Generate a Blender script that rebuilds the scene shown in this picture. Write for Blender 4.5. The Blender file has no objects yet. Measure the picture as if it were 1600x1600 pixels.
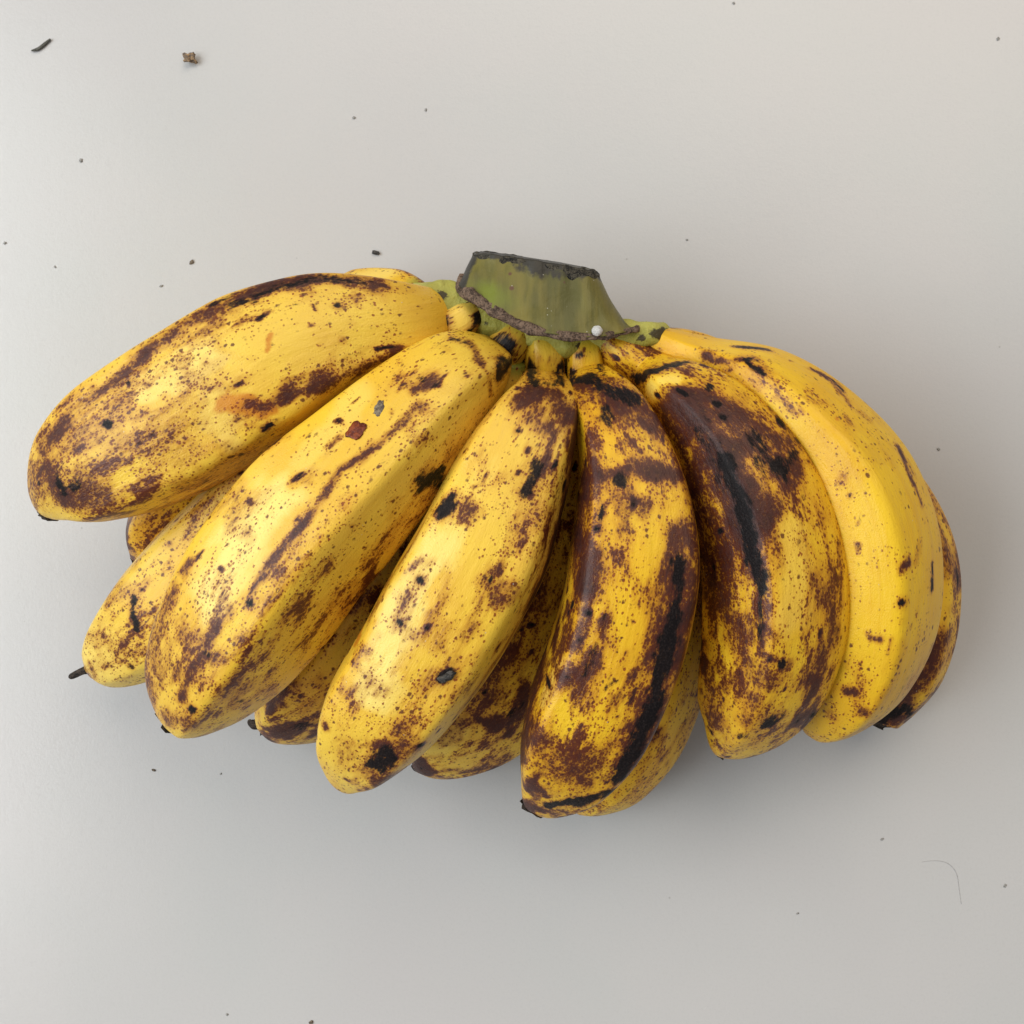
import bpy, bmesh, math, random
import numpy as np
from mathutils import Vector, noise as mnoise

S = bpy.context.scene
COL = S.collection
random.seed(4)

# ------------------------------------------------------------------ camera
CAM_H, HALF = 0.40, 0.17          # camera height over the table, half of the table width in view (m)
cam = bpy.data.cameras.new('camera'); camo = bpy.data.objects.new('camera', cam); COL.objects.link(camo)
camo.location = (0, 0, CAM_H); camo.rotation_euler = (0, 0, 0)
cam.sensor_width = 36; cam.sensor_fit = 'HORIZONTAL'; cam.lens = 18 * CAM_H / HALF
cam.clip_start = 0.01; cam.clip_end = 20
S.camera = camo

# ------------------------------------------------------------------ light
W = bpy.data.worlds.new('World'); S.world = W; W.use_nodes = True
bg = W.node_tree.nodes['Background']
bg.inputs[0].default_value = (1.0, 0.98, 0.97, 1); bg.inputs[1].default_value = 0.26

def area(name, loc, target, sx, sy, power, col):
    l = bpy.data.lights.new(name, 'AREA'); l.shape = 'RECTANGLE'; l.size = sx; l.size_y = sy
    l.energy = power; l.color = col
    o = bpy.data.objects.new(name, l); COL.objects.link(o); o.location = loc
    o.rotation_euler = (Vector(target) - Vector(loc)).to_track_quat('-Z', 'Y').to_euler()
    return o
area('window_light', (-1.22, 0.05, 1.15), (0, 0, 0), 1.5, 1.2, 29.5, (0.93, 0.985, 1.0))
area('ceiling_light', (0.65, 1.75, 2.10), (0, 0, 0), 2.2, 2.0, 43.0, (1.0, 0.86, 0.69))
S.view_settings.view_transform = 'Standard'; S.view_settings.look = 'None'
S.view_settings.exposure = 0.0; S.view_settings.gamma = 1.0
S.render.engine = 'CYCLES'

# ------------------------------------------------------------------ helpers
def P(px, py, z):
    """plan position read off the photograph (1600 px wide), at height z over the table"""
    k = HALF / 800 * (CAM_H - z) / CAM_H
    return np.array([(px - 800) * k, (800 - py) * k, z])
def mm(px, z): return px * HALF / 800 * (CAM_H - z) / CAM_H

def pchip(x, y, xs):
    x = np.asarray(x, float); y = np.asarray(y, float); h = np.diff(x); d = np.diff(y) / h
    m = np.zeros_like(y)
    for i in range(1, len(x) - 1):
        if d[i-1] * d[i] > 0:
            w1 = 2*h[i] + h[i-1]; w2 = h[i] + 2*h[i-1]
            m[i] = (w1 + w2) / (w1 / d[i-1] + w2 / d[i])
    m[0], m[-1] = d[0], d[-1]
    i = np.clip(np.searchsorted(x, xs) - 1, 0, len(x) - 2)
    t = (xs - x[i]) / h[i]
    return ((2*t**3 - 3*t**2 + 1)*y[i] + (t**3 - 2*t**2 + t)*h[i]*m[i] + (-2*t**3 + 3*t**2)*y[i+1] + (t**3 - t**2)*h[i]*m[i+1])

def cspline(x, y, xs):
    """natural cubic spline"""
    x = np.asarray(x, float); y = np.asarray(y, float); n = len(x); h = np.diff(x)
    A = np.eye(n); b = np.zeros(n)
    for i in range(1, n - 1):
        A[i, i-1] = h[i-1]; A[i, i] = 2*(h[i-1] + h[i]); A[i, i+1] = h[i]
        b[i] = 6*((y[i+1]-y[i])/h[i] - (y[i]-y[i-1])/h[i-1])
    M = np.linalg.solve(A, b)
    i = np.clip(np.searchsorted(x, xs) - 1, 0, n - 2)
    a = x[i+1] - xs; c = xs - x[i]
    return (M[i]*a**3 + M[i+1]*c**3)/(6*h[i]) + (y[i]/h[i] - M[i]*h[i]/6)*a + (y[i+1]/h[i] - M[i+1]*h[i]/6)*c

def grid_mesh(name, V, nu, nv, closed_v=True, caps=True):
    """V: (nu*nv,3); rings of nv points, nu rings"""
    me = bpy.data.meshes.new(name)
    i = np.arange(nu - 1)[:, None]; j = np.arange(nv if closed_v else nv - 1)[None, :]
    j2 = (j + 1) % nv
    q = np.stack([i*nv + j, i*nv + j2, (i+1)*nv + j2, (i+1)*nv + j], -1).reshape(-1, 4)
    faces = [tuple(f) for f in q.tolist()]
    if caps:
        faces.append(tuple(range(nv))[::-1]); faces.append(tuple(range((nu-1)*nv, nu*nv)))
    me.from_pydata(V.tolist(), [], faces)
    me.polygons.foreach_set('use_smooth', [True]*len(faces)); me.update()
    return me

def link(name, me, mat, parent=None):
    o = bpy.data.objects.new(name, me); COL.objects.link(o)
    if mat: me.materials.append(mat)
    if parent: o.parent = parent
    return o

def tag(o, label=None, cat=None, group=None, kind=None):
    if label: o['label'] = label
    if cat: o['category'] = cat
    if group: o['group'] = group
    if kind: o['kind'] = kind

def fattr(me, name, arr):
    a = me.attributes.new(name, 'FLOAT', 'POINT'); a.data.foreach_set('value', np.asarray(arr, np.float32))
def vattr(me, name, arr):
    a = me.attributes.new(name, 'FLOAT_VECTOR', 'POINT'); a.data.foreach_set('vector', np.asarray(arr, np.float32).ravel())

# value noise in numpy (for shape wobble and stain layout)
_rng = np.random.RandomState(11); _T = _rng.rand(32, 32, 32)
def vnoise(p):
    f = np.floor(p).astype(int); t = p - f; t = t*t*(3 - 2*t); r = 0
    for a in (0, 1):
        for b in (0, 1):
            for c in (0, 1):
                w = (t[:, 0] if a else 1-t[:, 0])*(t[:, 1] if b else 1-t[:, 1])*(t[:, 2] if c else 1-t[:, 2])
                r = r + w*_T[(f[:, 0]+a) % 32, (f[:, 1]+b) % 32, (f[:, 2]+c) % 32]
    return r

# ------------------------------------------------------------------ material kit
class NT:
    def __init__(s, name):
        s.m = bpy.data.materials.new(name); s.m.use_nodes = True; s.t = s.m.node_tree
        s.b = s.t.nodes['Principled BSDF']
    def n(s, typ, **kw):
        nd = s.t.nodes.new(typ)
        for k, v in kw.items(): setattr(nd, k, v)
        return nd
    def set(s, sock, v):
        if isinstance(v, bpy.types.NodeSocket): s.t.links.new(v, sock)
        else: sock.default_value = v
    def math(s, op, a, b=0.0, c=0.0, clamp=False):
        nd = s.n('ShaderNodeMath', operation=op, use_clamp=clamp)
        for i, v in enumerate((a, b, c)): s.set(nd.inputs[i], v)
        return nd.outputs[0]
    def ramp(s, x, lo, hi):
        nd = s.n('ShaderNodeMapRange', interpolation_type='SMOOTHSTEP')
        s.set(nd.inputs['Value'], x); s.set(nd.inputs['From Min'], lo); s.set(nd.inputs['From Max'], hi)
        return nd.outputs['Result']
    def mix(s, f, a, b):
        nd = s.n('ShaderNodeMix', data_type='RGBA')
        s.set(nd.inputs[0], f); s.set(nd.inputs[6], a); s.set(nd.inputs[7], b)
        return nd.outputs[2]
    def attr(s, name, vec=False):
        nd = s.n('ShaderNodeAttribute', attribute_name=name)
        return nd.outputs['Vector'] if vec else nd.outputs['Fac']
    def noise(s, vec, scale, detail=3.0, rough=0.55, dist=0.0):
        nd = s.n('ShaderNodeTexNoise'); s.set(nd.inputs['Vector'], vec)
        s.set(nd.inputs['Scale'], scale); s.set(nd.inputs['Detail'], detail); s.set(nd.inputs['Roughness'], rough); s.set(nd.inputs['Distortion'], dist)
        return nd.outputs['Fac']
    def scale(s, vec, xyz):
        nd = s.n('ShaderNodeVectorMath', operation='MULTIPLY'); s.set(nd.inputs[0], vec); nd.inputs[1].default_value = xyz
        return nd.outputs[0]
    def voro(s, vec, scale, rnd=1.0):
        nd = s.n('ShaderNodeTexVoronoi'); s.set(nd.inputs['Vector'], vec); s.set(nd.inputs['Scale'], scale); s.set(nd.inputs['Randomness'], rnd)
        sp = s.n('ShaderNodeSeparateColor'); s.set(sp.inputs[0], nd.outputs['Color'])
        return nd.outputs['Distance'], sp.outputs[0], sp.outputs[1]
    def bump(s, h, strength, dist, normal=None):
        nd = s.n('ShaderNodeBump'); s.set(nd.inputs['Height'], h); nd.inputs['Strength'].default_value = strength; nd.inputs['Distance'].default_value = dist
        if normal: s.set(nd.inputs['Normal'], normal)
        return nd.outputs[0]

def C(r, g, b): return (r, g, b, 1.0)

def peel_material():
    k = NT('banana_peel')
    pc = k.attr('pc', True)
    frk, brz, blk, grn, org, pal = [k.attr(a) for a in ('frk', 'brz', 'blk', 'grn', 'org', 'pal')]
    fib = k.scale(pc, (0.10, 1, 1))
    mid = k.scale(pc, (0.45, 1, 1))
    n_low = k.noise(pc, 55, 2)
    n_fib = k.noise(fib, 420, 3, 0.6)
    n_med = k.noise(mid, 160, 4, 0.66)
    n_fine = k.noise(mid, 900, 4, 0.7)
    n_grain = k.noise(pc, 2300, 2, 0.6)
    # peel ground colour
    base = k.mix(k.ramp(n_low, .3, .7), C(.71, .385, .005), C(.79, .495, .011))
    base = k.mix(k.math('MULTIPLY', k.ramp(n_fib, .45, .8), .35), base, C(.60, .27, .005))
    base = k.mix(pal, base, C(.88, .68, .17))  # paler peel; the 'y' marks paint light on the lit faces into it
    base = k.mix(k.ramp(grn, 0, 1), base, C(.25, .27, .035))
    base = k.mix(k.math('MULTIPLY', k.ramp(k.math('ADD', org, k.math('MULTIPLY', k.math('SUBTRACT', n_fine, .5), .7)), .2, .8), .8), base, C(.55, .17, .008))
    # sugar spots: sprayed dots whose number, size and darkness follow the stain density
    clus = k.ramp(n_med, .36, .66)
    den = k.math('MULTIPLY', frk, k.math('ADD', k.math('MULTIPLY', clus, 1.45), .13))
    bz = k.math('ADD', brz, k.math('MULTIPLY', k.math('SUBTRACT', n_med, .5), .62))
    bz = k.math('MULTIPLY', k.ramp(brz, .02, .30), bz)
    denb = k.math('MULTIPLY', bz, 1.12)
    wet = k.math('MULTIPLY', k.math('MAXIMUM', k.math('SUBTRACT', den, .58), 0.0), .85)     # freckles so thick that they run together
    denb = k.math('MAXIMUM', denb, wet)
    denb = k.math('ADD', denb, k.math('MULTIPLY', k.math('SUBTRACT', n_fine, .5), k.math('MULTIPLY', k.ramp(denb, .1, .6), .55)))
    den = k.math('MAXIMUM', k.math('MULTIPLY', den, .95), denb)
    warp = k.n('ShaderNodeVectorMath', operation='ADD')
    nz = k.n('ShaderNodeTexNoise'); k.set(nz.inputs['Vector'], pc); nz.inputs['Scale'].default_value = 1500; nz.inputs['Detail'].default_value = 2
    sc = k.n('ShaderNodeVectorMath', operation='SCALE'); k.set(sc.inputs[0], nz.outputs['Color']); sc.inputs['Scale'].default_value = .0007
    k.set(warp.inputs[0], k.scale(pc, (.85, 1, 1))); k.set(warp.inputs[1], sc.outputs[0])
    d1, r1, q1 = k.voro(warp.outputs[0], 1450)
    d2, r2, q2 = k.voro(warp.outputs[0], 700)
    grow = k.math('MULTIPLY', k.ramp(denb, .50, 1.20), .45)
    size1 = k.math('ADD', k.math('ADD', .16, k.math('MULTIPLY', q1, .34)), grow)
    f1 = k.math('MULTIPLY', k.ramp(d1, k.math('ADD', size1, .16), k.math('SUBTRACT', size1, .16)), k.ramp(k.math('SUBTRACT', den, r1), -.08, .26))
    size2 = k.math('ADD', .10, k.math('MULTIPLY', q2, .30))
    f2 = k.math('MULTIPLY', k.ramp(d2, k.math('ADD', size2, .12), k.math('SUBTRACT', size2, .12)), k.ramp(k.math('SUBTRACT', k.math('MULTIPLY', den, .50), r2), -.02, .08))
    col = k.mix(k.math('ADD', k.math('MULTIPLY', k.ramp(denb, .12, .80), .50), k.math('MULTIPLY', k.ramp(den, .4, 1.), .14)), base, C(.43, .145, .008))
    film = k.ramp(k.math('ADD', denb, k.math('MULTIPLY', k.math('SUBTRACT', n_fine, .5), .55)), .48, 1.15)
    n_mot = k.noise(k.scale(pc, (.7, 1, 1)), 1300, 3, .75)
    fcol = k.mix(k.ramp(n_mot, .36, .66), C(.070, .012, .006), C(.26, .070, .012))
    col = k.mix(k.math('MULTIPLY', film, k.math('ADD', .70, k.math('MULTIPLY', k.ramp(n_mot, .62, .40), .28))), col, fcol)
    rust = k.mix(k.ramp(denb, .30, 1.05), C(.23, .042, .007), C(.080, .014, .006))
    col = k.mix(k.math('MULTIPLY', f1, .90), col, rust)
    col = k.mix(k.math('MULTIPLY', f2, .90), col, C(.100, .020, .007))
    # bruise core, dark and purplish
    core = k.ramp(k.math('ADD', bz, k.math('MULTIPLY', k.math('SUBTRACT', n_fine, .5), 1.4)), .66, 1.34)
    bcol = k.mix(k.ramp(n_fine, .36, .66), C(.018, .007, .008), C(.060, .022, .018))
    col = k.mix(k.math('MULTIPLY', core, .84), col, bcol)
    bm = core
    # black
    kz = k.math('ADD', blk, k.math('ADD', k.math('MULTIPLY', k.math('SUBTRACT', n_med, .5), 1.3), k.math('MULTIPLY', k.math('SUBTRACT', n_fine, .5), 1.7)))
    kz = k.math('ADD', kz, k.math('MULTIPLY', k.math('SUBTRACT', n_fib, .5), .5))
    km = k.ramp(kz, .28, .80)
    kcol = k.mix(k.ramp(n_grain, .45, .75), C(.006, .006, .007), C(.022, .018, .018))
    col = k.mix(k.math('MULTIPLY', km, .96), col, kcol)
    # sparse chaff dots of dust on the skin
    d3, r3, q3 = k.voro(pc, 480)
    dust = k.math('MULTIPLY', k.ramp(d3, .10, .05), k.math('GREATER_THAN', r3, .955))
    col = k.mix(k.math('MULTIPLY', dust, .6), col, C(.6, .55, .45))
    k.set(k.b.inputs['Base Color'], col)
    ro = k.math('ADD', .31, k.math('MULTIPLY', n_fine, .16))
    ro = k.math('ADD', ro, k.math('MULTIPLY', bm, .06))
    k.set(k.b.inputs['Roughness'], ro)
    k.set(k.b.inputs['Specular IOR Level'], k.math('SUBTRACT', k.math('SUBTRACT', .36, k.math('MULTIPLY', km, .20)), k.math('MULTIPLY', bm, .08)))
    h = k.math('ADD', k.math('MULTIPLY', n_fib, .5), k.math('MULTIPLY', n_med, .8))
    h = k.math('ADD', h, k.math('MULTIPLY', n_grain, .22))
    k.set(k.b.inputs['Normal'], k.bump(h, .6, .0008))
    return k.m

def crown_material():
    k = NT('crown_skin'); tc = k.n('ShaderNodeTexCoord').outputs['Object']
    yel, blk = k.attr('yel'), k.attr('blk')
    n1 = k.noise(tc, 90, 4); n2 = k.noise(tc, 500, 4, .65); n3 = k.noise(tc, 1600, 2)
    col = k.mix(k.ramp(n1, .35, .7), C(.31, .30, .055), C(.46, .44, .10))
    col = k.mix(k.math('MULTIPLY', k.ramp(n2, .45, .75), .45), col, C(.42, .36, .06))
    col = k.mix(k.ramp(k.math('ADD', yel, k.math('MULTIPLY', k.math('SUBTRACT', n2, .5), .5)), .3, .8), col, C(.62, .37, .02))
    bm = k.ramp(k.math('ADD', blk, k.math('ADD', k.math('MULTIPLY', k.math('SUBTRACT', n2, .5), 1.0), k.math('MULTIPLY', k.math('SUBTRACT', n1, .5), .9))), .42, .62)
    col = k.mix(k.math('MULTIPLY', bm, .93), col, C(.028, .019, .014))
    k.set(k.b.inputs['Base Color'], col); k.b.inputs['Roughness'].default_value = .55; k.b.inputs['Specular IOR Level'].default_value = .35
    k.set(k.b.inputs['Normal'], k.bump(k.math('ADD', n2, k.math('MULTIPLY', n3, .4)), .6, .0009))
    return k.m

def stalk_material():
    k = NT('cut_stalk_skin'); tc = k.n('ShaderNodeTexCoord').outputs['Object']
    edge, dark = k.attr('edge'), k.attr('blk')
    st = k.scale(tc, (1, .12, .5))
    n1 = k.noise(st, 160, 4, .6); n2 = k.noise(tc, 500, 4, .65); n0 = k.noise(tc, 60, 3)
    col = k.mix(k.ramp(n1, .35, .7), C(.085, .082, .018), C(.165, .140, .028))
    col = k.mix(k.ramp(n0, .5, .72), col, C(.22, .18, .035))
    col = k.mix(k.ramp(k.math('ADD', k.attr('grn'), k.math('MULTIPLY', k.math('SUBTRACT', n1, .5), .6)), .35, .9), col, C(.15, .175, .020))
    d, r, q = k.voro(tc, 260)
    sp = k.math('MULTIPLY', k.ramp(d, .22, .14), k.math('GREATER_THAN', r, .86))
    col = k.mix(k.math('MULTIPLY', sp, .8), col, C(.10, .035, .028))
    bm = k.ramp(k.math('ADD', dark, k.math('ADD', k.math('MULTIPLY', k.math('SUBTRACT', n1, .5), .9), k.math('MULTIPLY', k.math('SUBTRACT', n2, .5), .5))), .42, .66)
    col = k.mix(k.math('MULTIPLY', bm, .93), col, C(.024, .022, .022))
    dd, rr, qq = k.voro(tc, 900)
    dust = k.math('MULTIPLY', k.ramp(dd, .16, .08), k.math('GREATER_THAN', rr, .965))
    col = k.mix(k.math('MULTIPLY', dust, .7), col, C(.6, .58, .5))
    k.set(k.b.inputs['Base Color'], col); k.b.inputs['Roughness'].default_value = .5; k.b.inputs['Specular IOR Level'].default_value = .4
    k.set(k.b.inputs['Normal'], k.bump(k.math('ADD', n1, k.math('MULTIPLY', n2, .5)), .5, .0008))
    return k.m

def simple_material(name, a, b, sc, rough=.7, bump=.8, dist=.0008, stretch=(1, 1, 1)):
    k = NT(name); tc = k.scale(k.n('ShaderNodeTexCoord').outputs['Object'], stretch)
    n = k.noise(tc, sc, 5, .65); n2 = k.noise(tc, sc*4, 3, .6)
    k.set(k.b.inputs['Base Color'], k.mix(k.ramp(k.math('ADD', n, k.math('MULTIPLY', k.math('SUBTRACT', n2, .5), .6)), .32, .7), a, b))
    k.b.inputs['Roughness'].default_value = rough; k.b.inputs['Specular IOR Level'].default_value = .3
    k.set(k.b.inputs['Normal'], k.bump(k.math('ADD', n, k.math('MULTIPLY', n2, .5)), bump, dist))
    return k.m

def table_material():
    k = NT('grey_laminate'); tc = k.n('ShaderNodeTexCoord').outputs['Object']
    n = k.noise(tc, 7, 3); m = k.noise(tc, 16, 2); g = k.noise(tc, 1100, 3, .75); g2 = k.noise(tc, 350, 3, .6)
    col = k.mix(k.ramp(n, .3, .7), C(.520, .509, .512), C(.512, .518, .516))
    col = k.mix(k.math('MULTIPLY', k.ramp(m, .4, .7), .5), col, C(.540, .528, .528))
    col = k.mix(k.math('MULTIPLY', k.ramp(g, .45, .75), .24), col, C(.42, .42, .42))
    d, r, q = k.voro(tc, 210)
    sp = k.math('MULTIPLY', k.ramp(d, .10, .03), k.math('GREATER_THAN', r, .985))
    col = k.mix(k.math('MULTIPLY', sp, .45), col, C(.22, .21, .19))
    k.set(k.b.inputs['Base Color'], col)
    k.set(k.b.inputs['Roughness'], k.math('ADD', k.math('ADD', .12, k.math('MULTIPLY', m, .12)), k.math('MULTIPLY', g2, .10)))
    k.b.inputs['Specular IOR Level'].default_value = .5
    k.set(k.b.inputs['Normal'], k.bump(k.math('ADD', g, k.math('MULTIPLY', g2, .8)), .10, .0004))
    return k.m

M_PEEL = peel_material(); M_CROWN = crown_material(); M_STALK = stalk_material(); M_TABLE = table_material()
M_TIP = simple_material('withered_tip', C(.014, .012, .011), C(.075, .055, .042), 500, .75)
M_BARK = simple_material('brown_bark', C(.040, .025, .018), C(.20, .135, .095), 500, .75, .7, .0007)
M_CUT = simple_material('dried_cut', C(.012, .012, .012), C(.13, .115, .085), 700, .85, 1.0, .001)

# ------------------------------------------------------------------ tabletop
def build_table():
    bm = bmesh.new(); bmesh.ops.create_cube(bm, size=1)
    bmesh.ops.scale(bm, vec=(1.5, 1.1, .028), verts=bm.verts); bmesh.ops.translate(bm, vec=(0.05, 0.0, -.014), verts=bm.verts)
    bmesh.ops.bevel(bm, geom=bm.edges[:], offset=.004, segments=3, affect='EDGES')
    me = bpy.data.meshes.new('tabletop'); bm.to_mesh(me); bm.free()
    tag(link('tabletop', me, M_TABLE), kind='structure')
build_table()

# ------------------------------------------------------------------ bananas
hand = bpy.data.objects.new('banana_hand', None); COL.objects.link(hand)
hand.location = (0, 0, 0); hand.empty_display_size = .02
tag(hand, 'hand of ripe yellow bananas with brown freckles and black bruises on grey tabletop', 'bananas')

def seg_dist(V, pts):
    if len(pts) == 1: return np.linalg.norm(V - pts[0], axis=1)
    best = np.full(len(V), 1e9)
    for a, b in zip(pts[:-1], pts[1:]):
        ab = b - a; t = np.clip(((V - a) @ ab) / (ab @ ab + 1e-12), 0, 1)
        best = np.minimum(best, np.linalg.norm(V - a - t[:, None]*ab, axis=1))
    return best

def banana(pts, ridges, marks=(), frk=.3, brz=0., blk=0., pal=.2, nub=None, nu=190, nv=150, label=None, seed=0, neckgreen=.035, wob=.024, squash=1.0, facet=.72, mess=.4):
    """pts: (px, py, z, radius px) down the middle of the fruit from neck to tip."""
    C3 = np.array([P(x, y, z) for x, y, z, r in pts]); R = np.array([mm(r, z) for x, y, z, r in pts])
    s = np.r_[0, np.cumsum(np.linalg.norm(np.diff(C3, axis=0), axis=1))]
    L = s[-1]
    u = np.linspace(0, 1, nu); u = u + .035*np.sin(2*np.pi*u)*-1*.5        # a little denser at both ends
    u = (u - u[0])/(u[-1]-u[0]); ss = u*L
    cen = np.stack([cspline(s, C3[:, i], ss) for i in range(3)], 1)
    rad = pchip(s, R, ss)
    rad[-1] = max(rad[-1], .0008)
    T = np.gradient(cen, axis=0); T /= np.linalg.norm(T, axis=1)[:, None]
    U = np.zeros_like(T); z = np.array([0, 0, 1.]); U[0] = z - T[0]*(z @ T[0]); U[0] /= np.linalg.norm(U[0])
    mid = nu//2
    for i in range(1, nu):
        v = U[i-1] - T[i]*(U[i-1] @ T[i]); U[i] = v/np.linalg.norm(v)
    # make "up" true at the fruit's middle
    Sd = np.cross(T, U)
    zz = z - T[mid]*(z @ T[mid]); ang = math.atan2(zz @ Sd[mid], zz @ U[mid])
    ca, sa = math.cos(ang), math.sin(ang); U, Sd = U*ca + Sd*sa, Sd*ca - U*sa
    th = np.linspace(0, 2*np.pi, nv, endpoint=False)
    aa = sorted(x % 360 for x, _ in ridges); deg = np.degrees(th); prof = np.ones(nv)
    for q0, q1 in zip(aa, aa[1:] + [aa[0] + 360]):
        dd = (deg - q0) % 360; ins = dd <= (q1 - q0); g = min((q1 - q0)/2, 52.); off = dd - (q1 - q0)/2
        off = off*g/max((q1 - q0)/2, 1e-3)
        prof[ins] = (math.cos(math.radians(g))/np.cos(np.radians(off)))[ins]
    prof = 1 + (prof - 1)*facet
    kern = np.exp(-(((deg + 180) % 360 - 180)/5.5)**2); kern /= kern.sum()
    prof = np.real(np.fft.ifft(np.fft.fft(prof)*np.fft.fft(kern))); prof = prof/prof.mean()*.975
    # ridges fade out toward the neck and tip
    fade = np.clip(np.minimum(u/.12, (1-u)/.10), 0, 1)[:, None]; fade = fade*fade*(3-2*fade)
    k = 1 + (prof[None, :] - 1)*(.45 + .55*fade)
    rr = rad[:, None]*k
    pcx = np.stack([np.repeat(ss[:, None], nv, 1), (rad.max()*np.cos(th))[None, :].repeat(nu, 0), (rad.max()*np.sin(th))[None, :].repeat(nu, 0)], -1).reshape(-1, 3)
    # keep the stain coordinates to scale near the narrow ends
    sc = np.clip(rr/rad.max(), .25, 1).reshape(-1, 1)
    pcx[:, 1:] *= sc
    pcx = pcx + np.array([seed*.37, seed*.53, seed*.71])
    w = (vnoise(pcx*np.array([30, 45, 45.]) + seed*3.1) - .5)*2*wob + (vnoise(pcx*np.array([75, 130, 130.]) + 5 + seed) - .5)*.022
    rr = rr*(1 + w.reshape(nu, nv))
    V = cen[:, None, :] + rr[..., None]*(np.cos(th)[None, :, None]*U[:, None, :]*squash + np.sin(th)[None, :, None]*Sd[:, None, :])
    N = (np.cos(th)[None, :, None]*U[:, None, :] + np.sin(th)[None, :, None]*Sd[:, None, :]).reshape(-1, 3)
    V = V.reshape(-1, 3)
    V[:, 2] = np.maximum(V[:, 2], .0006)
    me = grid_mesh('banana', V, nu, nv)
    # stains, plus painted-in lit faces and neck crevice shade: laid out on the skin in 3-D around measured points
    n = len(V)
    cl = vnoise(pcx*np.array([45, 70, 70.]) + 9.3)
    A = dict(frk=1.9*frk*(.45 + 1.1*cl), brz=np.full(n, brz) , blk=np.full(n, blk), org=np.zeros(n), pal=pal*(.4 + 1.2*vnoise(pcx*40 + 4)))
    uu = np.repeat(u[:, None], nv, 1).reshape(-1)
    A['grn'] = np.clip((neckgreen - uu)/max(neckgreen, 1e-3), 0, 1)
    A['frk'] = np.clip(A['frk'] + np.clip((uu - .75)/.25, 0, 1)*.25, 0, 1.2)       # riper toward the flower end
    b1 = vnoise(pcx*np.array([55, 95, 95.]) + 17); b2 = vnoise(pcx*np.array([170, 260, 260.]) + 23); b3 = vnoise(pcx*np.array([380, 520, 520.]) + 41)
    bl = np.clip((b1*.55 + b2*.33 + b3*.22 - .50)/.22, 0, 1); A['brz'] = np.maximum(A['brz'], mess*bl*(.45 + .75*uu))       # stray blotches
    bk = np.clip((b2*.5 + b3*.6 - .80)/.10, 0, 1); A['brz'] = np.maximum(A['brz'], mess*1.6*bk); A['blk'] = np.maximum(A['blk'], mess*1.1*np.clip((b2*.5 + b3*.6 - .86)/.08, 0, 1))
    A['brz'] = np.maximum(A['brz'], np.clip((uu - .95)/.05, 0, 1)*.62)          # dark flower end
    toc = np.array([0, 0, CAM_H]) - V; facing = (N*toc).sum(1) > 0
    pxy = np.stack([800 + V[:, 0]/(HALF/800*(CAM_H - V[:, 2])/CAM_H), 800 - V[:, 1]/(HALF/800*(CAM_H - V[:, 2])/CAM_H)], 1)
    Vf = V[facing]; pf = pxy[facing]
    def onskin(p): return Vf[np.argmin(((pf - np.array(p))**2).sum(1))]
    key = dict(f='frk', b='brz', k='blk', o='org', y='pal')  # y: brightness of the lit side, painted as paler skin
    wn = .65 + .8*vnoise(pcx*np.array([160, 260, 260.]) + 2.2)
    WA = np.stack([vnoise(pcx*np.array([150, 260, 260.]) + 3*i) for i in range(3)], 1) - .5
    WV = vnoise(pcx*np.array([170, 210, 210.]) + 31)*.6 + vnoise(pcx*np.array([420, 520, 520.]) + 13)*.5
    WB = np.stack([vnoise(pcx*np.array([500, 700, 700.]) + 5*i) for i in range(3)], 1) - .5
    for kind, pp, wpx, st in marks:
        wd0 = mm(wpx, .06)
        d = seg_dist(V + (WA*min(wd0*1.0, .0035) + WB*min(wd0*.8, .0018))*(.2 if len(pp) == 1 else 1.), [onskin(p) for p in pp]); wd = wd0*wn*1.25
        f = np.clip(1.25 - d/wd, 0, 1); f = f*f*(3 - 2*f)*st
        if kind == 'b': f = st*1.08/(1 + (d/(wd*.92))**2.6)*(.55 + .85*WV if len(pp) > 1 else 1.)
        if kind == 'c':
            for q in ('frk', 'brz', 'blk'): A[q] = A[q]*(1 - f)
            A['pal'] = A['pal'] + f*.5
        else:
            a = key[kind]; A[a] = np.maximum(A[a], f) if kind != 'f' else np.clip(A[a] + f*1.05, 0, 1.2)
            if kind == 'k': A['brz'] = np.maximum(A['brz'], min(st, 1)*.95/(1 + (d/(wd*1.25))**2.4))
            if kind in 'bk': A['frk'] = np.maximum(A['frk'], np.clip(1.6 - d/wd*.55, 0, 1)*st*.75)
    for q, v in A.items(): fattr(me, q, v)
    vattr(me, 'pc', pcx)
    o = link('banana', me, M_PEEL, hand)
    if label: o['label'] = label
    # withered flower end
    if nub:
        nl, nr, kx, ky = nub
        Tn = T[-6]*.6 + np.array([kx, -ky, 0])*.8; Tn /= np.linalg.norm(Tn)
        a0 = cen[-1] - T[-1]*.0012
        m, q = 14, 18; ring = []
        b1 = np.cross(Tn, z); b1 /= np.linalg.norm(b1); b2 = np.cross(Tn, b1)
        for i in range(m):
            t = i/(m-1); r = mm(nr, .05)*((1.25 - .55*t) if nl < 25 else (2.3 - 1.75*t**.45) + .25*max(0, t - .8))*(1 + .14*math.sin(7*t + seed)) * (1 if i < m-1 else .55)
            c = a0 + Tn*mm(nl, .05)*t + b1*.0012*math.sin(3*t + seed)*t
            for j in range(q):
                a = 2*math.pi*j/q; rw = r*(1 + .16*math.sin(5*a + seed + 2*t) + .08*math.sin(3*a - 4*t))
                ring.append(c + (b1*math.cos(a) + b2*math.sin(a))*rw)
        ring = np.array(ring); ring[:, 2] = np.maximum(ring[:, 2], .0005)
        link('withered_tip', grid_mesh('withered_tip', ring, m, q), M_TIP, o)
    return o

def rg(*angs, amp=.075): return [(a, amp) for a in angs]

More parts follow.
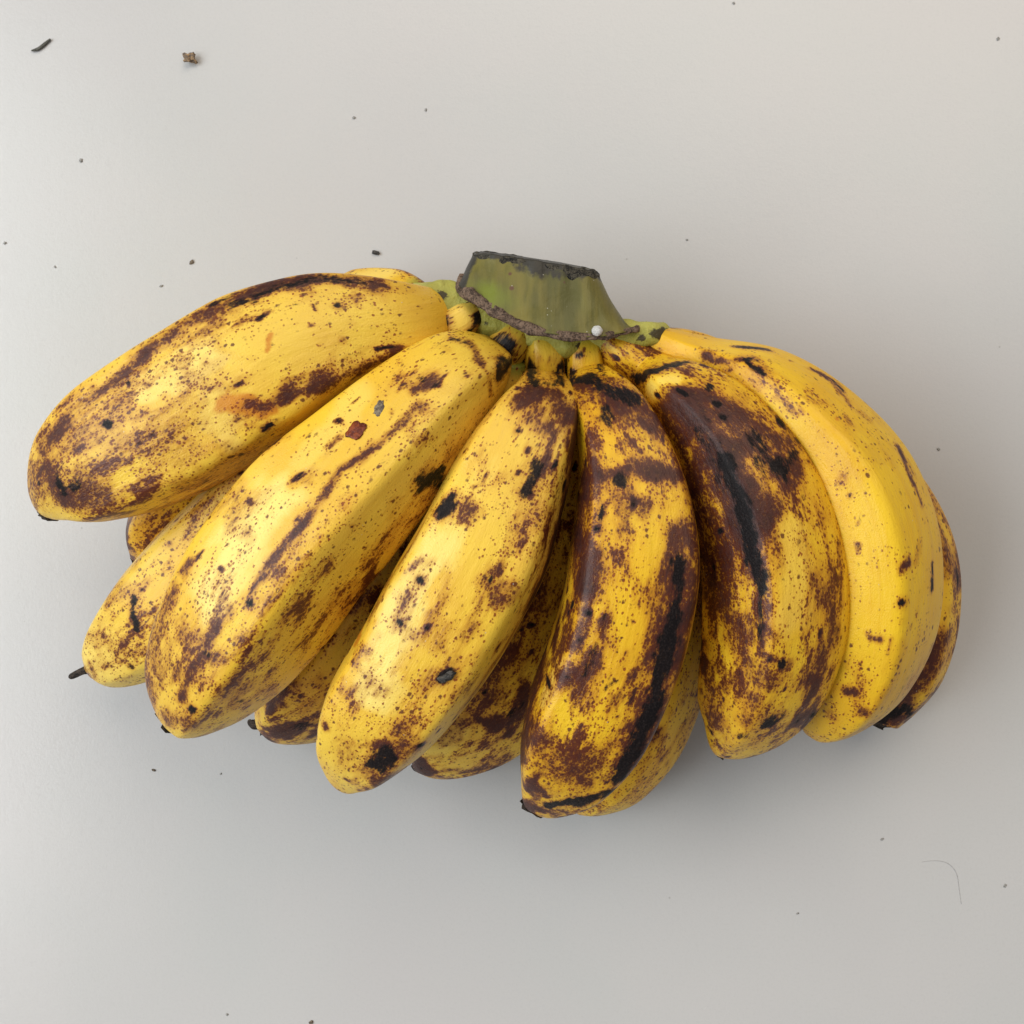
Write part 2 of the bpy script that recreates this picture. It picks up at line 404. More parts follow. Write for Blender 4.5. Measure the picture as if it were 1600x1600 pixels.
# lower row, resting on the table -----------------------------------------------------------------
banana([(660,466,.042,24),(630,467,.037,44),(597,496,.031,82),(510,562,.022,96),(420,650,.0185,92),(345,735,.0175,88),(282,806,.016,78),(238,850,.013,52),(212,872,.011,12)],
       rg(20,100,190,270), [('b',[(215,840),(240,800)],26,.45),('c',[(545,425),(600,430)],22,.9)], frk=.85, brz=.28, pal=.15, seed=1, mess=1.0, nub=(14,9,-.6,.5),
       label='freckled banana mostly hidden under two others, only its end and shoulder showing')
banana([(745,482,.048,23),(716,502,.051,29),(688,520,.047,33),(670,555,.045,52),(620,610,.044,80),(530,695,.040,98),(430,790,.037,104),(345,875,.034,104),(270,945,.031,96),(205,1000,.027,72),(160,1036,.024,42),(142,1047,.023,15)],
       rg(-35,40,120,210,290), [('k',[(745,497),(752,510)],9,.9),('k',[(695,500),(690,515)],9,.9),('k',[(728,520),(735,515)],8,.8),('f',[(245,880),(235,955),(190,985)],40,.6),('f',[(300,830),(330,800)],26,.5),('k',[(210,935),(206,958),(215,985)],5,.9),('b',[(140,1035),(150,1056)],9,.7),('k',[(203,1042)],6,.8),('f',[(180,1020),(220,1030)],22,.4),('b',[(410,700),(450,665)],10,.5)],
       frk=.32, pal=.45, seed=2, mess=0.55, nub=(46,6,-1,-.05), label='yellow freckled banana with a thin dry black stalk at its end')
banana([(800,560,.046,26),(785,610,.040,52),(730,710,.030,88),(660,840,.023,103),(590,945,.022,104),(520,1040,.021,97),(460,1100,.018,72),(422,1128,.015,38),(408,1134,.014,12)],
       rg(10,85,170,260), [('b',[(500,1075),(455,1120)],30,.55),('b',[(430,1160),(500,1165)],16,.6),('k',[(470,1135),(490,1128)],14,.6)], frk=.70, brz=.18, pal=.35, seed=3, mess=0.95, nub=(30,8,-.5,-.6),
       label='lower banana with a rusty brown end and curled black flower tip')
banana([(865,590,.046,26),(868,650,.038,56),(850,780,.027,96),(835,900,.023,106),(800,1010,.022,106),(752,1100,.021,92),(700,1160,.018,60),(664,1190,.015,30),(650,1199,.014,10)],
       rg(25,105,190,280), [('b',[(860,900),(820,1010),(770,1080)],42,.58),('f',[(850,930),(760,1110)],60,.6),('b',[(690,1207),(745,1202),(795,1180)],12,.75),('c',[(675,1175),(715,1145)],20,.5),('k',[(812,1105),(795,1120)],8,.6)], frk=.80, brz=.30, pal=.2, seed=4, mess=1.1, nub=(12,8,-.5,.4),
       label='lower banana with purple brown staining and yellow end')
banana([(925,600,.046,26),(945,660,.038,56),(985,780,.027,94),(1008,900,.023,102),(1005,1020,.022,102),(982,1120,.021,94),(944,1200,.018,72),(915,1248,.014,34),(903,1264,.012,12)],
       rg(-20,60,140,230,300), [('b',[(1095,890),(1095,980)],26,.7),('f',[(1095,900),(1090,1040)],40,.6),('b',[(1075,1120),(1030,1190)],7,.6)], frk=.42, pal=.1, seed=5, mess=0.6, nub=(10,10,-.4,.5),
       label='clean yellow lower banana with small spots')
banana([(1030,530,.046,20),(1085,552,.040,36),(1180,640,.030,60),(1285,725,.023,84),(1362,812,.021,92),(1397,890,.020,90),(1402,965,.020,86),(1397,1040,.018,70),(1384,1098,.015,44),(1374,1124,.014,30)],
       rg(-30,50,130,220,300), [('b',[(1470,1010),(1430,1070),(1395,1120)],24,1.),('k',[(1372,1120),(1392,1105),(1410,1110)],20,1.),('k',[(1385,1115),(1405,1085)],18,.8),('b',[(1455,820),(1480,890)],12,.4),('f',[(1440,1000),(1470,950)],40,.6)], frk=.6, brz=.1, pal=.1, seed=6, mess=0.85, nub=(20,22,-.4,.45),
       label='outermost banana with a blunt black flower end')

# upper row ---------------------------------------------------------------------------------------
banana([(690,474,.047,24),(674,486,.050,38),(640,501,.056,54),(570,512,.060,76),(490,533,.062,97),(400,578,.063,114),(300,637,.062,115),(205,693,.060,108),(130,742,.056,84),(92,775,.053,50),(80,796,.051,26),(78,806,.050,8)],
       rg(60,-52,-120,150), [
  ('b',[(300,503),(350,478),(430,446),(500,437),(560,440),(598,448)],13,.95),('k',[(380,470),(440,446),(520,436),(590,446)],8,.62),('b',[(62,745),(85,685),(150,620),(230,552),(300,505)],15,.85),('b',[(300,525),(365,492)],11,.7),
  ('k',[(360,476),(395,470)],7,.8),('k',[(330,478),(365,458)],5,.7),('b',[(75,730),(95,775),(150,770)],30,.85),('f',[(90,720),(160,780),(230,770)],60,.8),('f',[(180,640),(250,660),(300,640)],50,.6),('k',[(88,745),(100,768),(122,760)],13,.85),('k',[(168,663)],9,1.),('b',[(140,683),(150,690)],7,.7),('b',[(215,600)],7,.6),
  ('f',[(280,640),(220,690),(150,740)],85,.55),('f',[(365,505),(410,480)],24,.75),('f',[(225,700),(250,655)],12,.9),('f',[(270,640),(290,655)],20,.6),('b',[(225,596),(232,602)],6,.6),('f',[(120,780),(230,780)],40,.55),
  ('b',[(405,637),(450,618),(510,600),(585,566),(625,545)],11,.9),('f',[(390,650),(500,615),(600,570)],28,.6),('o',[(350,632),(400,640),(420,634)],16,.9),('b',[(375,655),(420,650)],8,.5),('o',[(416,548),(422,524)],5,.75),
  ('k',[(528,478)],5,.8),('f',[(560,462),(545,480)],12,.7),('b',[(535,530)],7,.6),('f',[(600,530),(620,520)],18,.35),('y',[(230,610),(330,560)],30,.8),('y',[(330,620),(360,690)],30,.6),('b',[(290,800),(380,745)],6,.5)],
       frk=.10, pal=.25, seed=7, mess=0.6, nub=(12,14,.2,.8), nu=230, nv=180, label='fat banana with a black streak along its upper ridge and a bruised end')
banana([(810,515,.047,28),(797,536,.048,31),(782,552,.0465,33),(764,565,.049,43),(744,577,.056,57),(710,595,.063,74),(655,643,.066,92),(570,728,.068,112),(485,815,.068,125),(417,905,.067,125),(361,990,.064,114),(317,1063,.060,90),(292,1108,.056,56),(283,1126,.053,28),(281,1134,.052,10)],
       rg(-22,62,-95,150,230), [
  ('b',[(655,630),(625,665),(590,695),(535,735),(480,812),(440,858),(405,910),(388,940)],7,.88),('b',[(362,950),(345,975),(330,1005),(295,1060),(280,1090)],9,.85),('k',[(432,685),(418,705)],7,.95),('k',[(388,943)],9,1.),('f',[(395,940)],18,.9),
  ('b',[(318,1018),(345,1030)],16,.75),('k',[(325,1020)],7,.7),('k',[(301,1108)],7,.9),('k',[(375,1097)],7,.8),('b',[(262,1120),(300,1132)],18,.8),('f',[(470,850),(520,800)],36,.55),('f',[(500,840),(490,880)],26,.7),('f',[(560,940),(620,850),(690,750)],34,.65),
  ('f',[(290,1060),(370,1060),(440,1010)],75,.75),('f',[(480,960),(560,880)],50,.7),('f',[(350,900),(255,990)],40,.4),('f',[(400,820),(330,900)],30,.25),('k',[(660,755),(690,738)],17,.85),('b',[(670,770),(700,720)],30,.6),('b',[(625,780),(610,810)],10,.5),('b',[(640,790),(590,860)],14,.4),
  ('b',[(667,588),(650,605)],11,.9),('k',[(660,592)],8,.8),('b',[(655,636)],11,.8),('f',[(640,575),(690,560)],26,.6),('f',[(660,640),(650,700)],26,.6),('k',[(795,530),(800,555),(785,580)],13,.9),('k',[(775,530),(790,522)],9,.7),('k',[(708,530),(735,540)],7,.7),('b',[(738,537),(757,575),(766,615)],7,.85),('b',[(700,545)],9,.5),  # black beside the neck is crevice shade painted on
  ('b',[(240,1050),(250,980),(272,915)],8,.7),('b',[(300,875),(285,893)],8,.8),('f',[(520,700),(530,690)],14,.8),('f',[(590,565),(560,620)],30,.2),('y',[(430,780),(360,870),(330,930)],40,1.),('y',[(560,620),(480,720)],26,.5),('o',[(560,770),(535,800)],10,.4),('b',[(620,600),(590,630)],7,.35)],
       frk=.21, pal=.25, seed=8, mess=0.62, nub=(8,26,-.2,.9), nu=230, nv=180, label='large freckled banana with a thin purple line down its ridge and a red scab')
banana([(850,525,.047,27),(851,555,.0475,31),(851,580,.0455,33),(850,606,.047,39),(847,628,.054,52),(842,650,.060,63),(830,676,.064,76),(792,760,.066,98),(746,872,.067,112),(704,946,.067,113),(662,1019,.065,110),(606,1099,.060,101),(566,1165,.055,74),(546,1203,.051,44),(536,1221,.049,22),(532,1227,.048,8)],
       rg(45,-38,130,-120), [
  ('k',[(828,575),(832,600)],12,.9),('k',[(876,575),(874,600)],10,.9),('b',[(835,560),(868,565)],10,.5),('b',[(815,622),(850,606),(878,632)],22,.85),('k',[(835,600),(865,600)],7,.6),('b',[(840,650),(850,672)],24,.75),('k',[(800,614)],9,.9),('b',[(870,620),(880,660),(890,690)],10,.7),('b',[(868,620),(862,690),(848,730),(828,772)],8,.9),('k',[(836,728),(822,770)],10,.9),('k',[(880,760)],10,.95),  # first two black marks paint the dark gaps either side of the neck
  ('b',[(888,690),(890,780),(872,860),(835,935)],16,.8),('f',[(885,700),(860,850)],34,.8),('k',[(885,800),(870,870)],8,.5),('k',[(703,780),(692,797)],9,.9),('b',[(735,797)],11,.85),('f',[(735,797)],24,.7),('f',[(745,735),(780,740)],24,.55),('k',[(810,675)],5,.8),('f',[(720,690),(800,690)],40,.25),
  ('b',[(782,880),(765,905),(785,940),(800,930)],15,.85),('k',[(765,905)],8,.7),('b',[(755,940),(735,975)],11,.6),('f',[(810,850),(830,790)],36,.5),('b',[(745,975),(700,1035),(670,1075)],13,.62),('k',[(690,1058),(705,1048)],8,1.),('b',[(640,890),(658,876)],6,.75),('k',[(657,908)],6,.95),('k',[(623,972)],5,.9),('b',[(630,945),(640,925)],6,.7),
  ('f',[(640,915),(600,960)],26,.45),('o',[(560,1000),(548,975)],13,1.),('b',[(572,1030)],6,.6),('f',[(535,1110),(560,1080)],30,.5),('f',[(560,1160),(650,1120)],40,.5),('b',[(540,1165),(595,1160)],13,.8),('b',[(620,1140),(640,1130)],12,.6),('k',[(582,1198),(600,1180)],15,.95),('b',[(600,1205),(560,1205)],18,.6),
  ('b',[(508,1135)],9,.9),('f',[(540,1100)],20,.5),('b',[(720,1030),(740,1010)],18,.4),('b',[(893,650),(894,760),(880,850),(845,930)],30,1.1),('f',[(860,700),(850,850),(800,930)],45,.8),('b',[(540,1180),(590,1190),(640,1170)],24,.7),('b',[(820,960),(770,1040),(720,1110)],14,.55),('y',[(690,850),(600,1020),(580,1080)],34,.9),('y',[(770,720),(700,840)],20,.4),('f',[(660,1130),(720,1050)],26,.4)],
       frk=.15, pal=.25, seed=9, mess=0.75, nub=(8,14,-.4,.5), nu=230, nv=180, label='banana with a browned neck, dark right edge and black patch near its end')
banana([(914,530,.047,25),(914,560,.0475,29),(916,584,.0465,32),(924,605,.050,39),(938,630,.057,52),(958,664,.063,66),(974,705,.066,76),(991,800,.068,96),(989,900,.069,107),(968,1003,.067,108),(926,1107,.062,104),(886,1185,.056,83),(856,1233,.051,50),(838,1256,.048,24),(833,1262,.047,8)],
       rg(42,-45,125,-125), [
  ('b',[(918,745),(908,800),(905,870),(905,910)],34,1.),('b',[(930,600),(970,640),(1020,660)],34,.9),('b',[(1050,680),(1085,790),(1092,900)],22,.9),('b',[(840,1170),(880,1210),(960,1200)],40,.75),('f',[(860,1100),(930,1150)],60,.8),('b',[(930,1010),(905,1090)],18,.8),('k',[(905,552)],7,.9),('k',[(893,575),(892,600)],9,.9),('k',[(937,570),(942,585)],6,.6),('k',[(908,590),(935,602),(985,624)],17,.95),('b',[(910,595),(960,640),(1000,640)],26,.9),('k',[(945,640),(950,655)],16,.85),('b',[(1010,640),(1040,690)],14,.6),('f',[(940,690),(1000,690),(1040,720)],30,.55),('b',[(935,742),(990,738),(1060,745)],15,1.),('k',[(967,752)],13,1.15),('k',[(940,795),(935,805)],9,.9),('b',[(965,775),(940,800)],9,.7),  # small black marks flanking the neck paint in the shade between necks
  ('f',[(915,760),(898,830),(895,890)],34,.9),('b',[(912,765),(898,840)],24,.75),('b',[(1020,785),(1010,800)],18,.7),('f',[(1020,780)],30,.8),('k',[(1065,880),(1058,950),(1046,1010),(1030,1080),(1000,1160),(965,1215)],13,1.),('b',[(1070,840),(1064,950),(1036,1080),(985,1195)],32,1.05),('b',[(1040,660),(1070,740),(1080,830)],13,.75),('b',[(1090,800),(1095,930)],13,.7),
  ('k',[(895,945)],7,.85),('b',[(895,945)],12,.7),('b',[(945,965),(925,1020),(912,1075)],12,.78),('k',[(930,1000),(915,1050)],6,.5),('f',[(860,1080),(840,1160),(900,1160)],60,.5),('b',[(850,1180),(900,1195),(950,1180)],30,.5),('b',[(820,1215),(870,1235)],20,.5),('k',[(855,1258),(900,1252),(950,1238)],11,.95),('k',[(818,1235)],7,.5),
  ('b',[(880,1030),(890,1060)],5,.5),('f',[(940,880),(900,960)],34,.45),('b',[(955,1110),(965,1095)],12,.7),('k',[(960,1065),(945,1078)],4,.6),('k',[(853,1055),(857,1074)],3.5,1.),('f',[(990,830),(1000,920)],34,.4),('y',[(880,1040),(850,1090)],16,.5),('b',[(1000,995),(960,1060)],16,.3),('b',[(830,1130)],9,.8),('b',[(870,1190)],9,.6)],
       frk=.22, pal=.05, seed=10, mess=1.0, nub=(9,22,-.2,.7), nu=230, nv=180, label='banana with a round black spot and a wide black stripe down its side')
banana([(948,530,.047,28),(978,557,.048,33),(1006,577,.048,35),(1030,596,.052,42),(1056,617,.059,58),(1108,664,.064,80),(1168,758,.067,100),(1203,855,.067,107),(1211,950,.065,109),(1196,1043,.060,100),(1164,1112,.054,76),(1138,1152,.050,44),(1124,1166,.048,22),(1119,1170,.047,8)],
       rg(15,-62,95,170,-130), [
  ('b',[(1080,640),(1110,690),(1150,750),(1165,820)],48,1.15),('k',[(1105,675),(1130,740)],24,.55),('k',[(1190,690),(1200,740)],18,.5),('b',[(1060,640),(1075,720),(1100,820),(1115,930)],36,.85),('b',[(1090,610),(1150,640),(1200,690),(1230,740)],38,.7),('b',[(1120,660),(1150,760),(1180,850)],34,.8),('k',[(995,592),(1020,580),(1050,570),(1095,572)],9,1.),('f',[(1090,640),(1110,740),(1140,900)],70,.5),('b',[(1070,660),(1105,690),(1140,730)],34,.85),('k',[(1110,605)],9,.85),('b',[(1085,625),(1140,620)],16,.5),('k',[(1105,680),(1120,720)],20,.48),('k',[(1135,725),(1158,790),(1175,850),(1188,925)],14,1.05),('b',[(1130,720),(1165,800),(1185,900)],24,.95),
  ('b',[(1170,690),(1225,690),(1215,740)],30,.8),('k',[(1175,680),(1185,730)],13,.6),('k',[(1245,705),(1215,735)],13,.75),('b',[(1190,640),(1215,660)],10,.5),('b',[(1075,700),(1100,800),(1125,920)],30,.8),('f',[(1090,740),(1120,900),(1160,960)],45,.8),('b',[(1125,950),(1170,960)],22,.5),('k',[(1185,930),(1188,1000)],6,.6),('b',[(1188,925),(1195,1010)],13,.7),
  ('b',[(1290,760),(1285,800)],15,.5),('b',[(1295,900),(1290,980)],14,.55),('b',[(1310,850),(1312,960)],8,.6),('b',[(1225,800)],14,.6),('f',[(1225,800),(1250,770)],26,.6),('f',[(1280,920),(1260,960)],34,.55),('k',[(1222,1036)],8,.95),('b',[(1195,1020),(1230,1040)],12,.8),('b',[(1170,1050),(1185,1075)],16,.7),('b',[(1145,1060),(1135,1080)],9,.6),('k',[(1218,1120),(1205,1128)],11,.95),
  ('b',[(1290,1045),(1255,1105),(1200,1150)],11,.75),('b',[(1115,1110),(1140,1160),(1180,1160)],26,.62),('k',[(1160,1150)],11,.6),('f',[(1130,1030),(1140,1110)],50,.5),('c',[(1015,606),(1050,592)],14,1.),('c',[(1235,830),(1245,900),(1235,970)],24,.45),('b',[(1112,1050),(1112,1100)],10,.7),('b',[(1115,820),(1130,900),(1150,980)],34,.9),('b',[(1150,1010),(1200,1060),(1160,1120)],26,.7),('b',[(1280,900),(1300,980),(1280,1040)],20,.7),('b',[(1085,650),(1130,700),(1180,700),(1240,720)],30,.9)],
       frk=.80, brz=.30, pal=.05, seed=11, mess=1.05, nub=(10,15,-.6,.0), nu=230, nv=180, label='heavily browned banana with a black wedge down its face')
banana([(1000,520,.047,20),(1042,541,.047,28),(1098,568,.050,42),(1180,612,.057,72),(1265,690,.060,95),(1325,780,.061,109),(1350,870,.060,111),(1350,960,.057,109),(1327,1048,.051,93),(1296,1104,.045,64),(1274,1132,.041,34),(1264,1142,.039,12)],
       rg(-8,75,-80,150,215), [
  ('k',[(1148,541),(1200,546)],6,.85),('b',[(1100,560),(1150,565),(1175,560)],9,.75),('k',[(1165,562),(1172,575),(1192,585)],8,1.),('b',[(1115,590),(1150,575)],7,.5),('b',[(1270,578),(1300,595),(1330,635)],6,.85),('k',[(1300,594),(1318,610)],5,.9),('b',[(1403,700),(1420,740),(1440,785)],7,.85),('b',[(1340,640),(1360,660)],6,.5),
  ('f',[(1200,600),(1240,625),(1265,620)],22,.75),('f',[(1280,630),(1310,640)],20,.4),('f',[(1190,570),(1215,590)],14,.5),('k',[(1410,943)],7,1.05),('b',[(1412,888),(1420,878)],9,.85),('k',[(1457,880),(1456,920)],4,.9),('b',[(1356,988),(1362,998),(1374,1000)],5,.8),('b',[(1440,850),(1430,880)],7,.5),('f',[(1370,870),(1400,870)],14,.6),('f',[(1325,1065),(1295,1095)],40,.65),('b',[(1320,1082),(1335,1080)],8,.8),('b',[(1350,1115)],9,.8),
  ('b',[(1290,1105),(1300,1120)],10,.5),('k',[(1326,775)],3,.9),('o',[(1308,655)],5,.8),('f',[(1305,770),(1320,745)],10,.7),('f',[(1370,1020),(1380,1040)],20,.6),('f',[(1430,960),(1440,1000)],20,.3),('b',[(1410,970)],10,.35)],
       frk=.09, pal=.05, seed=12, mess=0.42, nub=(10,8,-.7,.2), nu=230, nv=180, label='cleanest golden banana with only a few black marks')

# ------------------------------------------------------------------ crown
def build_crown():
    pts = [(640,468,.043,20),(675,470,.047,29),(720,480,.0475,31),(780,505,.0475,30),(850,527,.0475,28),(915,535,.0475,26),(975,530,.0475,24),(1020,523,.047,22),(1048,522,.044,12)]
    C3 = np.array([P(x, y, z) for x, y, z, r in pts]); R = np.array([mm(r, z) for x, y, z, r in pts])
    s = np.r_[0, np.cumsum(np.linalg.norm(np.diff(C3, axis=0), axis=1))]; nu, nv = 150, 64; ss = np.linspace(0, s[-1], nu)
    cen = np.stack([cspline(s, C3[:, i], ss) for i in range(3)], 1); rad = pchip(s, R, ss)
    T = np.gradient(cen, axis=0); T /= np.linalg.norm(T, axis=1)[:, None]
    z = np.array([0, 0, 1.]); Sd = np.cross(T, z); Sd /= np.linalg.norm(Sd, axis=1)[:, None]; U = np.cross(Sd, T)
    th = np.linspace(0, 2*np.pi, nv, endpoint=False)
    e = .8
    ct, st = np.sign(np.cos(th))*abs(np.cos(th))**e, np.sign(np.sin(th))*abs(np.sin(th))**e
    V = cen[:, None, :] + rad[:, None, None]*(np.where(ct > 0, ct*1.1, ct*3.2)[None, :, None]*U[:, None, :] + st[None, :, None]*Sd[:, None, :])
    V = V.reshape(-1, 3)
    w = (vnoise(V*130 + 3) - .5)*.0035 + (vnoise(V*380) - .5)*.0012
    D = V - np.repeat(cen, nv, 0); D /= np.linalg.norm(D, axis=1)[:, None] + 1e-9
    V = V + D*w[:, None]
    V[:, 1] -= np.tile(np.clip(-ct, 0, 1), nu)*.011
    me = grid_mesh('crown', V, nu, nv)
    px = 800 + V[:, 0]/(HALF/800*(CAM_H - V[:, 2])/CAM_H); py = 800 - V[:, 1]/(HALF/800*(CAM_H - V[:, 2])/CAM_H)
    lo = np.interp(px, [640, 720, 780, 850, 915, 975, 1040], [471, 482, 507, 529, 537, 532, 523])
    fattr(me, 'yel', np.clip((py - lo - 8)/26, 0, 1)*.6)
    blk = np.zeros(len(V)) + np.clip((py - lo - 14)/20, 0, 1)*.30
    for (x, y, w_) in [(690,462,14),(735,478,12),(1030,522,16),(905,540,10),(760,505,8),(1000,528,14),(668,478,8)]:
        blk = np.maximum(blk, np.clip(1.2 - np.hypot((px - x)/1.6, py - y)/w_, 0, 1)*.75)
    fattr(me, 'blk', blk)
    return link('crown', me, M_CROWN, hand)
crown = build_crown(); crown['label'] = 'green knobbly crown that the banana necks grow from'

# cut stalk: a flattened half-round stub pointing away from the fruit
BOT = [(716,446),(735,462),(760,478),(790,497),(825,513),(860,522),(900,527),(940,526),(968,521),(998,514)]
TOP = [(741,396),(758,396),(785,399),(815,404),(845,409),(875,414),(900,418),(918,421),(928,424),(935,429)]
def stalk_pt(u, v, sgn):
    q = np.linspace(0, 1, len(BOT))
    bx, by = np.interp(u, q, [p[0] for p in BOT]), np.interp(u, q, [p[1] for p in BOT])
    tx, ty = np.interp(u, q, [p[0] for p in TOP]), np.interp(u, q, [p[1] for p in TOP])
    sw = v**.62 if u > .5 else v**1.0                    # right side flares out toward the crown
    fl = .5 + .5*np.clip((u - .5)*2, 0, 1)*1.0
    x = bx + (tx - bx)*(v + (v**.55 - v)*np.clip((u - .4)/.6, 0, 1)); y = by + (ty - by)*v
    edge = max(0., 1 - (2*u - 1)**2)
    h = .003 + .0095*edge**.5 - .001*v
    zc = .0495 - .003*v
    q3 = P(x, y, zc + sgn*h)
    if sgn < 0: q3[1] += .0006*v
    return q3
def build_stalk():
    n, m = 60, 40; us = .5 - .5*np.cos(np.linspace(0, np.pi, n)); rings = []
    for v in np.linspace(0, 1, m):
        up = [stalk_pt(u, v, 1) for u in us]; dn = [stalk_pt(u, v, -1) for u in us[::-1]]
        rings += up + dn
    V = np.array(rings); nv = 2*n
    V += ((vnoise(V*170) - .5)*.0016)[:, None]*np.array([0, .3, 1])
    V[:, 2] += (vnoise(V*np.array([420, 40, 0.]) + 2) - .5)*.0011
    me = grid_mesh('cut_stalk', V, m, nv)
    v = np.repeat(np.linspace(0, 1, m), nv); u = np.tile(np.r_[us, us[::-1]], m)
    blk = np.clip((v - .76 - .06*np.sin(u*9) - .05*np.sin(u*23 + 1))/.22, 0, 1)*.85
    blk = np.maximum(blk, np.clip((.10 - u)/.08, 0, 1)*.75)
    blk = np.maximum(blk, np.clip(1.1 - np.hypot((u - .52)*2.6, (v - .88)*3.6), 0, 1)*.75)
    fattr(me, 'blk', blk); fattr(me, 'edge', v)
    fattr(me, 'grn', np.clip(1.1 - np.hypot((u - .22)*4, (v - .25)*2.2), 0, 1)*.9)
    link('cut_stalk', me, M_STALK, crown)
    # dried cut face with its raised, ragged rim
    us2 = us; up = np.array([stalk_pt(u, 1, 1) for u in us2]); dn = np.array([stalk_pt(u, 1, -1) for u in us2[::-1]])
    loop = np.vstack([up, dn]); cc = loop.mean(0); rings = []
    for sc, dy in ((1.015, -.0030), (1.03, -.0008), (1.025, .0006), (.97, .0012), (.80, .0004), (.5, -.0002), (.2, 0.)):
        r = cc + (loop - cc)*sc; r[:, 1] += dy - .0011
        r += ((vnoise(r*700 + sc*7) - .5)*.0006)[:, None]*np.array([.3, 1, 1]); rings.append(r)
    link('cut_face', grid_mesh('cut_face', np.vstack(rings), len(rings), nv), M_CUT, crown)
build_stalk()

def tube(name, pts3, radii, mat, parent, nu=90, nv=14, rough=0., flat=1.0, seed=0):
    C3 = np.array(pts3); s = np.r_[0, np.cumsum(np.linalg.norm(np.diff(C3, axis=0), axis=1))]
    ss = np.linspace(0, s[-1], nu); cen = np.stack([cspline(s, C3[:, i], ss) for i in range(3)], 1); rad = np.maximum(pchip(s, radii, ss), 1e-5)
    T = np.gradient(cen, axis=0); T /= np.linalg.norm(T, axis=1)[:, None]
    z = np.array([0, 0, 1.]); Sd = np.cross(T, z); Sd /= np.linalg.norm(Sd, axis=1)[:, None]; U = np.cross(Sd, T)
    th = np.linspace(0, 2*np.pi, nv, endpoint=False)
    V = cen[:, None, :] + rad[:, None, None]*(np.cos(th)[None, :, None]*U[:, None, :]*flat + np.sin(th)[None, :, None]*Sd[:, None, :])
    V = V.reshape(-1, 3)
    if rough: V = V + (np.stack([vnoise(V*900 + i*7 + seed) for i in range(3)], 1) - .5)*rough
    return link(name, grid_mesh(name, V, nu, nv), mat, parent)

# torn bract scar running along the foot of the stalk
sp = [stalk_pt(u, -.02, 1) + np.array([0, .0005, -.0006]) for u in np.linspace(0.0, 1, 12)]
sp = [np.array(p) for p in sp]; sp[0] = P(722, 428, .0500); sp.insert(1, P(722, 447, .0525)); sp.append(P(1000, 517, .0485))
tube('bract_scar', sp, [.0010, .0020, .0021, .0015, .0019, .0013, .0017, .0011, .0015, .0009, .0012, .0008, .0011, .0003], M_BARK, crown, nu=160, nv=16, rough=.0005, flat=.42)

# ------------------------------------------------------------------ small loose things
def blob(name, px, py, z, rx, ry, rz, mat, label, cat, group=None, rot=0., seed=0, sub=3, parent=None, rough=.5):
    bm = bmesh.new(); bmesh.ops.create_icosphere(bm, subdivisions=sub, radius=1)
    for v in bm.verts:
        n = mnoise.noise(v.co*1.6 + Vector((seed*3.3, seed, 1))); n2 = mnoise.noise(v.co*4 + Vector((seed, 2, seed)))
        v.co *= 1 + rough*n + rough*.4*n2
    c, s_ = math.cos(rot), math.sin(rot); k = mm(1, z); zmin = min(v.co.z for v in bm.verts)
    for v in bm.verts:
        x, y, zz = v.co.x*rx*k, v.co.y*ry*k, (v.co.z - zmin)*rz*k
        v.co = (x*c - y*s_, x*s_ + y*c, zz)
    me = bpy.data.meshes.new(name); bm.to_mesh(me); bm.free()
    for p in me.polygons: p.use_smooth = True
    o = link(name, me, mat, parent); o.location = P(px, py, z)
    if not parent: tag(o, label, cat, group)
    return o
M_SPECK = simple_material('dirt_speck', C(.32, .31, .29), C(.42, .41, .39), 900, .8)
M_DARK = simple_material('dark_crumb', C(.03, .03, .03), C(.12, .11, .10), 900, .8)
M_BROWN = simple_material('brown_crumb', C(.12, .10, .09), C(.46, .30, .16), 900, .8)
M_WHITE = simple_material('white_wax', C(.62, .62, .60), C(.85, .85, .83), 1500, .5)
M_HAIR = simple_material('grey_hair', C(.45, .44, .44), C(.48, .47, .47), 500, .5)
M_FIBRE = simple_material('dark_fibre', C(.07, .07, .06), C(.16, .16, .14), 700, .7)
M_SCAB = simple_material('red_scab', C(.10, .016, .008), C(.26, .06, .018), 350, .35, .4)
M_GREY = simple_material('grey_scab', C(.10, .075, .06), C(.34, .28, .20), 900, .8)

def fibre(name, pts, z, r, mat, label, cat):
    o0 = P(*pts[0], 0); o = tube(name, [P(x, y, z) - o0 for x, y in pts], [r*.5] + [r]*(len(pts) - 2) + [r*.6], mat, None, nu=40, nv=8)
    o.location = o0; tag(o, label, cat); return o
fibre('plant_fibre', [(49,79),(58,77),(68,70),(79,61)], .0006, .00052, M_FIBRE, 'short dark grey bent fibre lying on the tabletop', 'fibre')
fibre('fine_hair', [(1440,1347),(1465,1345),(1482,1350),(1493,1362),(1498,1385),(1502,1412)], .00008, .00006, M_HAIR, 'very fine curved grey hair lying on the tabletop', 'hair')
blob('brown_crumb', 299, 94, 0, 9.5, 6.5, 5, M_BROWN, 'light brown ragged crumb on the tabletop, largest of the crumbs', 'crumb', None, -.2, 3, rough=.9)
blob('dark_crumb', 587, 395, 0, 6, 3.2, 2.5, M_DARK, 'black oval crumb on the tabletop beside the cut banana stalk', 'crumb', None, -.3, 5)
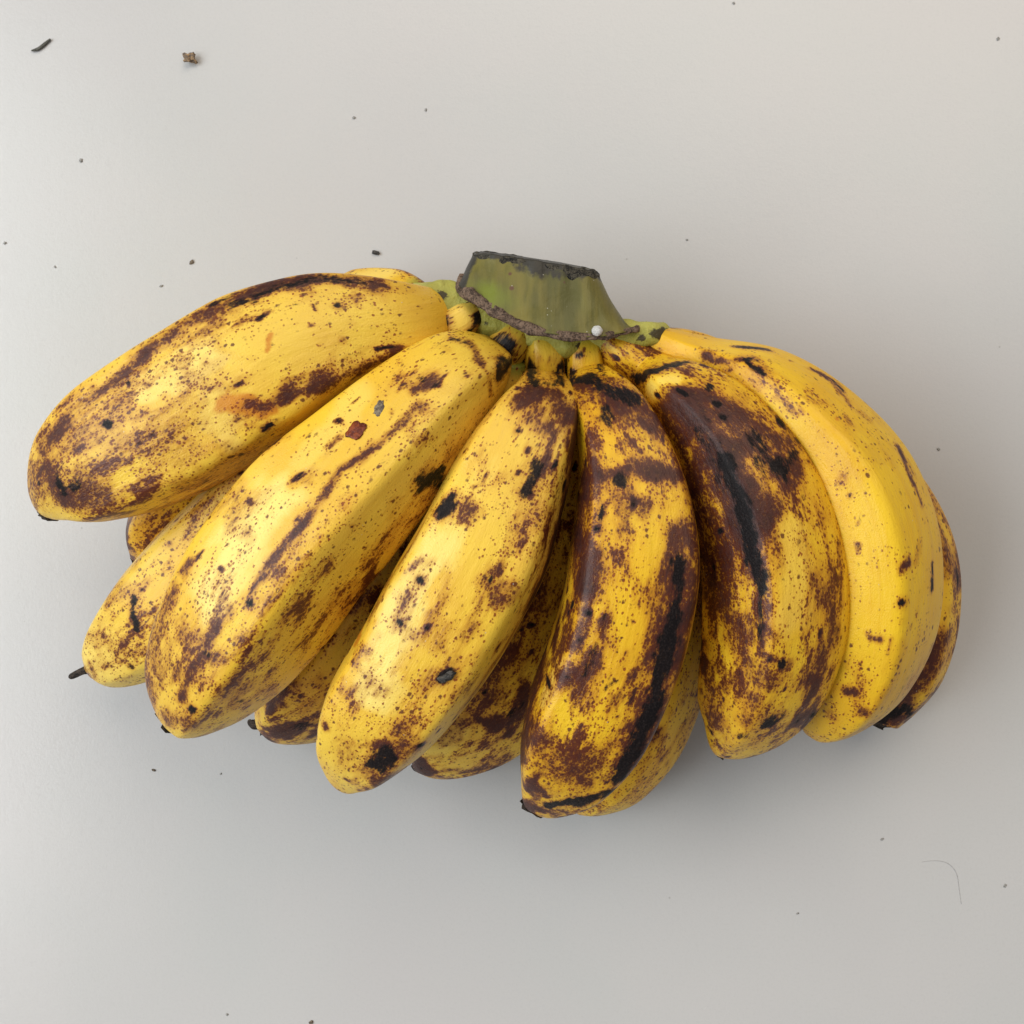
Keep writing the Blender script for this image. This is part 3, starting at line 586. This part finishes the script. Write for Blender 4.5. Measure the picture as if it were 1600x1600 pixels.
for i, (x, y, r) in enumerate([(300,410,4),(252,447,2.6),(127,251,3.),(8,380,2.4),(553,184,2.6),(665,172,2.4),(240,1203,2.8),(1466,702,2.6),(86,417,2.),(1378,1311,2.4),(1559,61,2.8),(1570,1384,2.8),(1246,1427,2.),(486,1597,3.6),(345,1209,1.8),(1073,375,2.),(1146,5,2.2),(355,1585,2.)]):
    blob('speck', x, y, 0, r*1.0, r*.7, r*.3, M_SPECK if i not in (0, 13, 6) else M_GREY, 'tiny dark speck of dirt on the tabletop', 'speck', 'tiny specks scattered over the tabletop', random.random()*3, i, 2, rough=.8)

def top_z(px, py):
    """height of the fruit surface seen at a photograph position"""
    dg = bpy.context.evaluated_depsgraph_get(); o = Vector((0, 0, CAM_H)); d = (Vector(P(px, py, 0)) - o).normalized()
    hit, loc, nrm, *_ = S.ray_cast(dg, o, d)
    return loc, nrm
bpy.context.view_layer.update()
spots = [('white_speck', 933, 521, 7.5, 7.5, 6.5, M_WHITE, 'round white waxy speck lodged at the foot of the cut stalk', 'speck', 1, .12),
         ('black_flake', 698, 1056, 11, 4.5, 4, M_DARK, 'black dry flake stuck near the end of a banana, beside its stain', 'flake', 7, .7)]
for nme, x, y, rx, ry, rz, mat, lab, cat, sd, rgh in spots:
    loc, nrm = top_z(x, y); o = blob(nme, 800, 800, 0, rx, ry, rz, mat, lab, cat, None, .6, sd, 3, rough=rgh)
    o.rotation_mode = 'QUATERNION'; o.rotation_quaternion = nrm.to_track_quat('Z', 'Y'); o.location = loc - nrm*.0004
# scabs that belong to the peel
def scab(px, py, rx, ry, rz, mat, rot, sd, name):
    dg = bpy.context.evaluated_depsgraph_get(); o0 = Vector((0, 0, CAM_H)); d = (Vector(P(px, py, 0)) - o0).normalized()
    hit, loc, nrm, idx, ob, mx = S.ray_cast(dg, o0, d)
    o = blob(name, 800, 800, 0, rx, ry, rz, mat, None, None, None, rot, sd, 3, parent=ob, rough=.45)
    o.rotation_mode = 'QUATERNION'; o.rotation_quaternion = nrm.to_track_quat('Z', 'Y'); o.location = loc - nrm*.0003
scab(556, 673, 13, 10, 1.4, M_SCAB, .5, 3, 'scab')
scab(592, 638, 6, 13, .9, M_GREY, -.5, 9, 'scab')
